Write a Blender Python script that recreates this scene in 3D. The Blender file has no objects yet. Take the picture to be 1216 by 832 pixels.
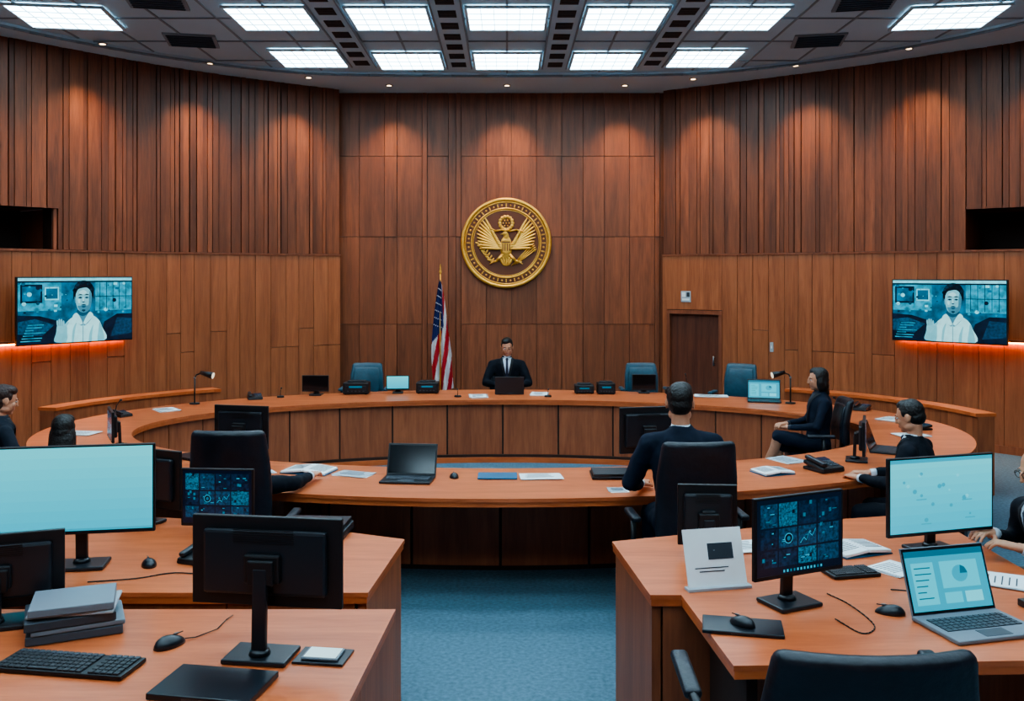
import bpy, bmesh, math, random
from mathutils import Vector, Matrix, Euler
random.seed(7)
R=math.radians
def lin(c):
    o=[]
    for v in c[:3]:
        v=v/255.0
        o.append(v/12.92 if v<=0.04045 else ((v+0.055)/1.055)**2.4)
    return (o[0],o[1],o[2],1)
# ------------------------------------------------------------ materials
MC={}
def mat(name,rgb,rough=.5,metal=0,em=0,noise=0,nscale=20,bump=0,coat=0,bd=.01,spec=.5):
    if name in MC: return MC[name]
    m=bpy.data.materials.new(name); m.use_nodes=True; nt=m.node_tree; N=nt.nodes; L=nt.links
    b=N['Principled BSDF']; c=lin(rgb)
    b.inputs['Base Color'].default_value=c; b.inputs['Roughness'].default_value=rough
    b.inputs['Metallic'].default_value=metal; b.inputs['Coat Weight'].default_value=coat
    b.inputs['Specular IOR Level'].default_value=spec
    if em:
        b.inputs['Emission Color'].default_value=c; b.inputs['Emission Strength'].default_value=em
        b.inputs['Base Color'].default_value=(c[0]*.1,c[1]*.1,c[2]*.1,1)
    if noise or bump:
        tc=N.new('ShaderNodeTexCoord'); no=N.new('ShaderNodeTexNoise'); no.inputs['Scale'].default_value=nscale; no.inputs['Detail'].default_value=5
        L.new(tc.outputs['Object'],no.inputs['Vector'])
        if noise:
            cr=N.new('ShaderNodeValToRGB'); cr.color_ramp.elements[0].position=.3; cr.color_ramp.elements[1].position=.7
            cr.color_ramp.elements[0].color=tuple(v*(1-noise) for v in c[:3])+(1,)
            cr.color_ramp.elements[1].color=tuple(min(1,v*(1+noise)) for v in c[:3])+(1,)
            L.new(no.outputs['Fac'],cr.inputs['Fac']); L.new(cr.outputs['Color'],b.inputs['Emission Color' if em else 'Base Color'])
        if bump:
            bp=N.new('ShaderNodeBump'); bp.inputs['Strength'].default_value=bump; bp.inputs['Distance'].default_value=bd
            L.new(no.outputs['Fac'],bp.inputs['Height']); L.new(bp.outputs['Normal'],b.inputs['Normal'])
    MC[name]=m; return m
def wood(name,dark,light,sc=(12,12,.8),rough=.45,isl=.25,bump=.15):
    if name in MC: return MC[name]
    m=bpy.data.materials.new(name); m.use_nodes=True; nt=m.node_tree; N=nt.nodes; L=nt.links
    b=N['Principled BSDF']; b.inputs['Roughness'].default_value=rough
    tc=N.new('ShaderNodeTexCoord'); mp=N.new('ShaderNodeMapping'); mp.inputs['Scale'].default_value=sc
    geo=N.new('ShaderNodeNewGeometry')
    add=N.new('ShaderNodeVectorMath'); add.operation='ADD'
    ml=N.new('ShaderNodeMath'); ml.operation='MULTIPLY'; ml.inputs[1].default_value=37.0
    L.new(geo.outputs['Random Per Island'],ml.inputs[0])
    L.new(tc.outputs['Object'],mp.inputs['Vector']); L.new(mp.outputs['Vector'],add.inputs[0]); L.new(ml.outputs[0],add.inputs[1])
    n1=N.new('ShaderNodeTexNoise'); n1.inputs['Scale'].default_value=1.0; n1.inputs['Detail'].default_value=7; n1.inputs['Roughness'].default_value=.65; n1.inputs['Distortion'].default_value=.6
    L.new(add.outputs[0],n1.inputs['Vector'])
    n2=N.new('ShaderNodeTexNoise'); n2.inputs['Scale'].default_value=6.0; n2.inputs['Detail'].default_value=4
    L.new(add.outputs[0],n2.inputs['Vector'])
    mx=N.new('ShaderNodeMath'); mx.operation='MULTIPLY_ADD'; mx.inputs[1].default_value=.35
    sb=N.new('ShaderNodeMath'); sb.operation='SUBTRACT'; sb.inputs[1].default_value=.5
    L.new(n2.outputs['Fac'],sb.inputs[0]); L.new(sb.outputs[0],mx.inputs[0]); L.new(n1.outputs['Fac'],mx.inputs[2])
    cr=N.new('ShaderNodeValToRGB'); cr.color_ramp.elements[0].position=.32; cr.color_ramp.elements[1].position=.68
    cr.color_ramp.elements[0].color=lin(dark); cr.color_ramp.elements[1].color=lin(light)
    L.new(mx.outputs[0],cr.inputs['Fac'])
    mr=N.new('ShaderNodeMapRange'); mr.inputs['To Min'].default_value=1-isl; mr.inputs['To Max'].default_value=1+isl
    L.new(geo.outputs['Random Per Island'],mr.inputs['Value'])
    vm=N.new('ShaderNodeVectorMath'); vm.operation='SCALE'
    L.new(cr.outputs['Color'],vm.inputs[0]); L.new(mr.outputs[0],vm.inputs['Scale'])
    L.new(vm.outputs[0],b.inputs['Base Color'])
    bp=N.new('ShaderNodeBump'); bp.inputs['Strength'].default_value=bump; bp.inputs['Distance'].default_value=.004
    L.new(n2.outputs['Fac'],bp.inputs['Height']); L.new(bp.outputs['Normal'],b.inputs['Normal'])
    MC[name]=m; return m
W_UP=wood('wood_fluted',(86,46,28),(130,75,48),isl=.3)
W_LOW=wood('wood_lower',(132,73,44),(168,100,64),isl=.10)
W_BACK=wood('wood_bay',(104,56,34),(144,83,53),isl=.14)
W_DARK=mat('wood_backing',(46,24,15),.7)
W_TOP=wood('wood_desktop',(182,89,48),(208,113,70),sc=(1.2,9,6),rough=.34,isl=.02,bump=.05)
W_EDGE=wood('wood_edge',(184,90,46),(208,110,60),sc=(2,2,8),rough=.4,isl=.02)
W_PAN=wood('wood_panel',(136,72,44),(172,98,62),sc=(9,9,.8),isl=.12)
W_PAND=wood('wood_panel_dark',(106,58,38),(140,80,54),sc=(9,9,.8),isl=.1)
CARPET=mat('carpet_blue',(82,112,128),.95,noise=.25,nscale=38,bump=.6)
CEIL=mat('ceiling_paint',(188,212,222),.8,noise=.02,nscale=3)
SOFF=mat('soffit_paint',(198,218,226),.8)
GRID=mat('ceiling_grid',(136,150,158),.6)
VENT=mat('vent_dark',(24,28,34),.7)
BLK=mat('black_plastic',(17,20,25),.42,noise=.1,nscale=60)
BLK2=mat('black_satin',(26,31,38),.3)
LEA=mat('black_leather',(20,26,36),.4,noise=.25,nscale=14,bump=.35,bd=.02)
LEAT=mat('teal_leather',(34,70,86),.5,noise=.2,nscale=12,bump=.3,bd=.02)
GREY=mat('grey_metal',(120,126,132),.35,.8)
GREYP=mat('grey_plastic',(112,122,132),.5)
GREYD=mat('grey_plastic_dark',(66,76,86),.45)
KEY=mat('key_black',(34,37,42),.5)
KEYG=mat('key_grey',(60,66,74),.5)
PAPER=mat('paper',(222,228,230),.8,noise=.03,nscale=8)
PAPER2=mat('paper_grey',(160,170,178),.8)
BLUEF=mat('folder_blue',(22,92,128),.5)
GOLD=mat('gold',(236,176,80),.36,.6,noise=.12,nscale=30)
SEALB=mat('seal_brown',(104,54,28),.5,noise=.1,nscale=8)
INK=mat('ink',(40,50,60),.7)
S_CY=mat('screen_cyan',(66,202,224),.4,em=.95)
S_CY2=mat('screen_cyan_light',(104,220,236),.4,em=.95)
S_CY3=mat('screen_cyan_mid',(44,166,194),.4,em=.95)
S_TEAL=mat('screen_teal',(14,108,134),.4,em=.9)
S_DK=mat('screen_dark',(6,22,42),.2,em=.8)
S_DK2=mat('screen_navy',(12,48,76),.2,em=.8)
S_LN=mat('screen_line',(54,160,190),.3,em=.9)
S_WH=mat('screen_white',(196,234,240),.3,em=1.0)
S_OFF=mat('screen_off',(12,15,20),.12)
LED=mat('led_warm',(255,132,48),.5,em=34)
LAMPW=mat('lamp_white',(204,238,255),.5,em=11)
LAMPL=mat('lamp_louvre',(160,200,220),.5,em=2.6)
DOWN=mat('downlight_glow',(255,214,170),.5,em=6)
# ------------------------------------------------------------ builder
class B:
    def __init__(s): s.bm=bmesh.new(); s.ms=[]
    def mi(s,m):
        if m not in s.ms: s.ms.append(m)
        return s.ms.index(m)
    def merge(s,t,m,M=None,smooth=False):
        if M is not None: bmesh.ops.transform(t,matrix=M,verts=t.verts)
        i=s.mi(m); vm={}
        for v in t.verts: vm[v]=s.bm.verts.new(v.co)
        for f in t.faces:
            try:
                nf=s.bm.faces.new([vm[v] for v in f.verts]); nf.material_index=i; nf.smooth=smooth
            except ValueError: pass
        t.free()
    def raw(s,vs,fs,m,smooth=False):
        i=s.mi(m); v=[s.bm.verts.new(p) for p in vs]
        for f in fs:
            try:
                nf=s.bm.faces.new([v[k] for k in f]); nf.material_index=i; nf.smooth=smooth
            except ValueError: pass
    def box(s,c,d,m,rot=(0,0,0),bev=0,sub=0,fn=None,M=None,seg=2,smooth=False):
        t=bmesh.new(); bmesh.ops.create_cube(t,size=1)
        bmesh.ops.scale(t,vec=d,verts=t.verts)
        if bev: bmesh.ops.bevel(t,geom=t.edges[:],offset=bev,segments=seg,affect='EDGES',profile=.5)
        if sub: bmesh.ops.subdivide_edges(t,edges=[e for e in t.edges if e.calc_length()>max(d)*.3],cuts=sub,use_grid_fill=True)
        if fn:
            for v in t.verts: v.co=Vector(fn(v.co))
        T=Matrix.Translation(c)@Euler([R(a) for a in rot]).to_matrix().to_4x4()
        if M is not None: T=M@T
        s.merge(t,m,T,smooth)
    def cyl(s,p0,p1,r0,r1,m,seg=16,M=None,smooth=True):
        p0=Vector(p0);p1=Vector(p1);d=p1-p0
        t=bmesh.new(); bmesh.ops.create_cone(t,cap_ends=True,segments=seg,radius1=r0,radius2=r1,depth=d.length)
        T=Matrix.Translation((p0+p1)/2)@d.to_track_quat('Z','Y').to_matrix().to_4x4()
        if M is not None: T=M@T
        s.merge(t,m,T,smooth)
    def ell(s,c,r,m,rot=(0,0,0),u=16,v=10,M=None):
        t=bmesh.new(); bmesh.ops.create_uvsphere(t,u_segments=u,v_segments=v,radius=1)
        T=Matrix.Translation(c)@Euler([R(a) for a in rot]).to_matrix().to_4x4()@Matrix.Diagonal((r[0],r[1],r[2],1))
        if M is not None: T=M@T
        s.merge(t,m,T,True)
    def limb(s,pts,rs,m,M=None,seg=14):
        for i in range(len(pts)):
            s.ell(pts[i],(rs[i],)*3,m,M=M,u=seg,v=8)
            if i: s.cyl(pts[i-1],pts[i],rs[i-1],rs[i],m,seg=seg,M=M)
    def tube(s,pts,r,m,seg=8):
        for i in range(len(pts)):
            s.ell(pts[i],(r,r,r),m,u=seg,v=6)
            if i: s.cyl(pts[i-1],pts[i],r,r,m,seg=seg)
    def prism(s,pts,z0,z1,m,M=None):
        n=len(pts); vs=[(p[0],p[1],z0) for p in pts]+[(p[0],p[1],z1) for p in pts]
        if M is not None: vs=[M@Vector(v) for v in vs]
        fs=[list(range(n))[::-1],list(range(n,2*n))]+[[i,(i+1)%n,n+(i+1)%n,n+i] for i in range(n)]
        s.raw(vs,fs,m)
    def loft(s,rings,m,n=24,M=None):
        vs=[];fs=[]
        for (c,rx,ry) in rings:
            for k in range(n):
                a=2*math.pi*k/n; vs.append(Vector((c[0]+rx*math.cos(a),c[1]+ry*math.sin(a),c[2])))
        if M is not None: vs=[M@v for v in vs]
        for i in range(len(rings)-1):
            for k in range(n): fs.append([i*n+k,i*n+(k+1)%n,(i+1)*n+(k+1)%n,(i+1)*n+k])
        fs.append(list(range(n))[::-1]); fs.append([(len(rings)-1)*n+k for k in range(n)])
        s.raw(vs,fs,m,True)
    def done(s,name,loc=(0,0,0),rot=0,parent=None,rots=None,scale=1,remesh=0,smooth=0,fixn=True,folds=0):
        if fixn: bmesh.ops.recalc_face_normals(s.bm,faces=s.bm.faces)
        me=bpy.data.meshes.new(name); s.bm.to_mesh(me); s.bm.free()
        for m in s.ms: me.materials.append(m)
        o=bpy.data.objects.new(name,me); bpy.context.scene.collection.objects.link(o)
        o.location=loc; o.rotation_euler=rots if rots else (0,0,R(rot)); o.scale=(scale,)*3
        if parent: o.parent=parent
        if remesh:
            r=o.modifiers.new('r','REMESH'); r.mode='VOXEL'; r.voxel_size=remesh; r.use_smooth_shade=True
            if smooth:
                q=o.modifiers.new('s','SMOOTH'); q.iterations=smooth; q.factor=.5
        if folds:
            tx=bpy.data.textures.get('cloth_folds') or bpy.data.textures.new('cloth_folds','CLOUDS')
            tx.noise_scale=.10; tx.noise_depth=2
            dm=o.modifiers.new('folds','DISPLACE'); dm.texture=tx; dm.strength=folds; dm.mid_level=.5; dm.texture_coords='LOCAL'
            q=o.modifiers.new('s2','SMOOTH'); q.iterations=2; q.factor=.5
        return o
def empty(name,loc=(0,0,0),rot=0,scale=1):
    o=bpy.data.objects.new(name,None); bpy.context.scene.collection.objects.link(o)
    o.location=loc; o.rotation_euler=(0,0,R(rot)); o.scale=(scale,)*3; o.empty_display_size=.1
    return o
# ------------------------------------------------------------ curve helper
def catmull(P,n=14):
    P=[Vector((p[0],p[1],0)) for p in P]; Q=[P[0]*2-P[1]]+P+[P[-1]*2-P[-2]]; out=[]
    for i in range(1,len(Q)-2):
        for k in range(n):
            t=k/n;a,b,c,d=Q[i-1],Q[i],Q[i+1],Q[i+2]
            out.append(.5*((2*b)+(c-a)*t+(2*a-5*b+4*c-d)*t*t+(3*b-a-3*c+d)*t*t*t))
    out.append(P[-1]); return out
def closedcm(P,n=5):
    out=[];N=len(P)
    for i in range(N):
        a,b,c,d=[Vector(P[(i+k-1)%N]) for k in range(4)]
        for k in range(n):
            t=k/n; v=.5*((2*b)+(c-a)*t+(2*a-5*b+4*c-d)*t*t+(3*b-a-3*c+d)*t*t*t); out.append((v.x,v.y))
    return out
class Path:
    def __init__(s,P,inward):
        s.p=catmull(P); s.L=[0]
        for i in range(1,len(s.p)): s.L.append(s.L[-1]+(s.p[i]-s.p[i-1]).length)
        s.len=s.L[-1]; s.inw=Vector(inward)
    def at(s,a):
        a=max(0,min(s.len-1e-5,a))
        lo,hi=0,len(s.L)-1
        while hi-lo>1:
            md=(lo+hi)//2
            if s.L[md]<=a: lo=md
            else: hi=md
        t=(a-s.L[lo])/(s.L[lo+1]-s.L[lo]); p=s.p[lo].lerp(s.p[lo+1],t)
        d=(s.p[lo+1]-s.p[lo]).normalized(); n=Vector((-d.y,d.x,0))
        if n.dot(s.inw-p)<0: n=-n
        return p,n
    def board(s,b,a0,a1,z0,z1,dep,m,back=-.03):
        p,n=s.at(a0); q,k=s.at(a1)
        pts=[p+n*dep,q+k*dep,q+k*back,p+n*back]
        b.prism([(v.x,v.y) for v in pts],z0,z1,m)
ZC=5.13
LP=Path([(-2.63,14.5),(-3.77,13.7),(-4.71,12.9),(-5.49,12.02),(-6.14,11.22),(-6.9,10.1),(-7.5,8.9),(-8.0,7.4),(-8.3,5.5),(-8.4,3),(-8.4,0),(-8.4,-3)],(0,7,0))
RP=Path([(2.47,14.6),(3.7,13.75),(4.7,13.0),(5.56,12.25),(6.42,11.45),(7.1,10.4),(7.7,9.1),(8.1,7.5),(8.35,5.5),(8.4,3),(8.4,0),(8.4,-3)],(0,7,0))
def arc_at_x(P,x):
    for i,p in enumerate(P.p):
        if abs(p.x)>abs(x): return P.L[i]
    return P.len
def sidewall(P,name,notch_x,door=None):
    b=B(); LEDGE=2.56; na=arc_at_x(P,notch_x); ne=na+4.0
    step=.3; a=0
    def back(a0,a1,z0,z1,d0=-.03,d1=-.28): P.board(b,a0,a1,z0,z1,d0,W_DARK,back=d1)
    while a<P.len:
        e=min(P.len,a+step)
        mid=(a+e)/2
        if door and a<door[1]: back(a,e,1.75,ZC); back(a,e,0,1.75,-.07)
        elif na<mid<ne:
            back(a,e,0,LEDGE); back(a,e,3.08,ZC)
            back(a,e,LEDGE-.02,3.1,-.95,-1.0)
            P.board(b,a,e,LEDGE-.03,LEDGE,0.02,W_PAND,back=-1.0); P.board(b,a,e,3.08,3.12,0.0,W_PAND,back=-1.0)
        else: back(a,e,0,ZC)
        a=e
    for q in (na,ne): P.board(b,q-.02,q+.02,LEDGE,3.08,0,W_PAND,back=-1.0)
    a=0; k=0
    while a<P.len-.02:
        w=random.choice([.05,.05,.06,.07,.09,.09,.14,.18]); e=min(P.len,a+w)
        z0=3.08 if na<(a+e)/2<ne else LEDGE
        P.board(b,a+.002,e-.002,z0,ZC,[.012,.03,.022][k%3],W_UP)
        k+=1
        a=e+random.choice([0,0,.003,.009])
    a=0
    while a<P.len-.02:
        w=random.choice([.2,.24,.24,.3]); e=min(P.len,a+w)
        if door and a<door[1] and e>door[0]:
            if a<door[0]-.03: P.board(b,a+.003,door[0],.1,LEDGE-.03,.05,W_LOW)
            P.board(b,max(a,door[0])+.0,min(e,door[1]),1.70,LEDGE-.03,.05,W_LOW)
            if e>door[1]+.03: P.board(b,door[1],e-.003,.1,LEDGE-.03,.05,W_LOW)
            a=e; continue
        zs=random.choice([None,1.42,1.15,None])
        if zs:
            P.board(b,a+.003,e-.003,.1,zs-.004,.05,W_LOW); P.board(b,a+.003,e-.003,zs+.004,LEDGE-.03,.05,W_LOW)
        else: P.board(b,a+.003,e-.003,.1,LEDGE-.03,.05,W_LOW)
        a=e
    a=0
    while a<P.len:
        e=min(P.len,a+.3); P.board(b,a,e,LEDGE-.03,LEDGE-.005,.065,W_PAND); a=e
    b.done(name)
    b=B(); a=0
    while a<P.len:
        e=min(P.len,a+.3)
        if not(door and a<door[1] and e>door[0]): P.board(b,a,e,0,.1,.062,W_PAN,back=.052)
        a=e
    b.done('baseboard_'+name[5:])
DOOR=(.08,.98)
sidewall(LP,'wall_left',-5.70)
sidewall(RP,'wall_right',5.83,door=DOOR)
b=B(); RP.board(b,DOOR[0]+.05,DOOR[1]-.05,0,1.62,.0,wood('door_wood',(82,42,28),(112,62,42)),back=-.05)
for a0,a1 in ((DOOR[0],DOOR[0]+.05),(DOOR[1]-.05,DOOR[1])): RP.board(b,a0,a1,0,1.66,.06,W_PAND,back=-.028)
RP.board(b,DOOR[0],DOOR[1],1.63,1.69,.062,W_PAND,back=-.028)
p,n=RP.at(DOOR[1]-.14); hp=p+n*.045; b.cyl((hp.x,hp.y,.85),(hp.x,hp.y,1.0),.012,.012,GREY)
for zz in (.87,.98): q=p+n*-.005; b.cyl((q.x,q.y,zz),(hp.x,hp.y,zz),.008,.008,GREY,seg=8)
b.done('door_1')
p,n=RP.at(.40); ang=math.degrees(math.atan2(n.y,n.x))+90
b=B(); b.box((0,0,0),(.16,.012,.17),PAPER2,bev=.003); b.box((-.035,-.007,.03),(.06,.004,.07),PAPER); b.box((.04,-.007,.03),(.05,.004,.07),INK); b.box((0,-.007,-.045),(.12,.004,.03),PAPER)
b.done('wall_sign',(p.x+n.x*.058,p.y+n.y*.058,1.9),ang)
for aa,zz in ((1.75,1.18),):
    p,n=RP.at(aa); b=B(); b.box((0,0,0),(.05,.012,.14),PAPER2,bev=.003); b.box((0,-.008,0),(.02,.008,.04),PAPER,bev=.002)
    b.done('light_switch',(p.x+n.x*.058,p.y+n.y*.058,zz),ang)
# back bay wall
b=B(); YB=14.75
b.box((0,YB+.16,ZC/2),(6.4,.2,ZC),W_DARK)
x=-2.95
tiers=[0,1.45,2.84,4.12,ZC]
while x<2.95:
    w=random.choice([.08,.12,.2,.34,.40,.40]); e=min(2.95,x+w)
    tt=tiers if w>.12 else [0,2.84,ZC]
    for i in range(len(tt)-1):
        d=random.choice([0,.008,.02]) if w<.3 else random.choice([0,.004])
        b.box(((x+e)/2,YB+.03-d/2,(tt[i]+tt[i+1])/2),(e-x-.007,.06+d,tt[i+1]-tt[i]-.007),W_BACK)
    x=e
b.done('wall_back')
b=B(); b.box((0,-3.1,ZC/2),(17.2,.2,ZC),wood('wood_rear',(140,80,52),(180,108,72))); b.done('wall_front')
b=B(); b.box((0,6,-.05),(19,20,.1),CARPET); b.done('floor')
# ceiling
ICV=[(-6.9,-3),(-6.9,7),(-6.55,9),(-6.0,10.5),(-5.35,11.5),(-4.45,12.4),(-3.35,13.12),(-2.3,13.42),(0,13.5),(2.3,13.42),(3.35,13.12),(4.45,12.4),(5.35,11.5),(6.0,10.5),(6.55,9),(6.9,7),(6.9,-3)]
cv=catmull(ICV,6)
b=B(); z0=ZC+.05
b.raw([(-9.6,-3.2,z0),(9.6,-3.2,z0),(9.6,16,z0),(-9.6,16,z0),(-9.6,-3.2,z0+.1),(9.6,-3.2,z0+.1),(9.6,16,z0+.1),(-9.6,16,z0+.1)],[[0,1,2,3],[4,5,6,7],[0,1,5,4],[1,2,6,5],[2,3,7,6],[3,0,4,7]],CEIL)
b.done('ceiling')
b=B(); n=len(cv); vs=[];fs=[]
for p in cv:
    q=Vector((max(-9.6,min(9.6,p.x*1.6)),min(16,p.y+3.2 if p.y>8 else p.y),0))
    vs+=[(p.x,p.y,ZC),(q.x,q.y,ZC),(p.x,p.y,ZC+.049),(q.x,q.y,ZC+.049)]
for i in range(n-1):
    a=i*4;c=a+4; fs+=[[a,a+1,c+1,c],[a,c,c+2,a+2],[a+2,c+2,c+3,a+3]]
b.raw(vs,fs,SOFF); b.done('ceiling_soffit')
b=B()
for i in range(n-1):
    p,q=cv[i],cv[i+1]
    b.cyl((p.x,p.y,ZC+.0),(q.x,q.y,ZC+.0),.018,.018,GRID,seg=6)
b.done('trim_1')
def inside(x,y):
    c=False
    for i in range(n):
        a=cv[i];d=cv[(i+1)%n]
        if (a.y>y)!=(d.y>y) and x<(d.x-a.x)*(y-a.y)/(d.y-a.y)+a.x: c=not c
    return c
b=B()
for xx in [i*.665 for i in range(-9,10)]:
    if abs((abs(xx)/.665)%2-1)<.01 and abs(xx)<2.1: continue
    y=-3; e=y
    while e<13.6 and inside(xx,e+.1): e+=.1
    b.box((xx,(y+e)/2,z0-.006),(.025,e-y,.012),GRID)
for yy in [ -2+i*1.05 for i in range(15)]:
    xm=0
    while inside(xm+.1,yy) and xm<7: xm+=.1
    b.box((0,yy,z0-.008),(2*xm,.025,.014),GRID)
b.done('ceiling_grid')
rows=[(12.2,13.12),(10.1,11.0),(8.0,8.9),(5.9,6.8),(3.8,4.7),(1.7,2.6),(-.6,.3)]
def lightpanel(x,y0,y1,rot=0,w=.87):
    b=B(); d=y1-y0
    b.box((0,0,.002),(w,d,.022),LAMPW)
    for sx in (-1,1): b.box((sx*(w/2+.015),0,-.004),(.03,d+.06,.03),SOFF)
    for sy in (-1,1): b.box((0,sy*(d/2+.015),-.004),(w,.03,.03),SOFF)
    for i in range(1,6): b.box((-w/2+w*i/6,0,-.014),(.009,d,.01),LAMPL)
    for i in range(1,4): b.box((0,-d/2+d*i/4,-.015),(w,.009,.01),LAMPL)
    b.done('ceiling_light',(x,(y0+y1)/2,z0-.022),rot)
for i,(a,c) in enumerate(rows):
    for k in (-2,-1,0,1,2):
        oy=-.15 if (i==0 and abs(k)==2) else 0
        lightpanel(k*1.33,a+oy,c+oy)
    if i>0:
        for sx in (-1,1): lightpanel(sx*5.0,a-.05,c-.05,rot=sx*-8 if i==1 else 0,w=1.0)
for k in (-1.5,-.5,.5,1.5):
    b=B(); xx=k*1.33; y0=-2.5; y1=13.05 if abs(k)<1 else 12.95
    b.box((xx,(y0+y1)/2,z0-.02),(.34,y1-y0,.04),CEIL)
    for s2 in (-1,1): b.box((xx+s2*.17,(y0+y1)/2,z0-.028),(.02,y1-y0,.05),GRID)
    y=y1-.25
    while y>y0:
        b.box((xx,y,z0-.042),(.2,.26,.01),VENT)
        for q in (-1,0,1): b.box((xx,y+q*.065,z0-.048),(.17,.012,.008),KEYG)
        y-=.5
    b.done('ceiling_vent_strip')
for (x,y,r) in ((-3.75,9.9,12),(-3.95,11.6,12),(3.85,9.95,-12),(3.9,11.6,-12)):
    b=B(); b.box((0,0,0),(.62,.62,.02),GRID)
    for i in range(7): b.box((0,-.25+i*.083,-.014),(.54,.05,.012),GREYD,rot=(25,0,0))
    b.done('air_diffuser',(x,y,z0-.012),r)
def spot(x,y,tx,ty,e,size=84,col=(1,.66,.36)):
    b=B(); b.cyl((0,0,-.006),(0,0,0),.055,.06,GREYP,seg=20); b.cyl((0,0,-.009),(0,0,-.006),.035,.035,DOWN,seg=16)
    f=b.done('downlight',(x,y,ZC-.001))
    l=bpy.data.lights.new('downlight_spot','SPOT'); l.energy=e; l.color=col; l.spot_size=R(size); l.spot_blend=1.0; l.shadow_soft_size=.06
    o=bpy.data.objects.new('spot',l); bpy.context.scene.collection.objects.link(o)
    o.location=(0,0,-.03); d=Vector((tx-x,ty-y,-2.6))
    o.rotation_euler=d.to_track_quat('-Z','Y').to_euler(); o.parent=f
for P in (LP,RP):
    a=.75
    while a<9:
        p,nn=P.at(a); s=p+nn*.6; t=p-nn*.1; spot(s.x,s.y,t.x,t.y,170 if int(a*4)%2 else 110)
        a+=1.55
for x in (-1.8,0,1.8): spot(x,14.15,x,14.85,150)
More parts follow.
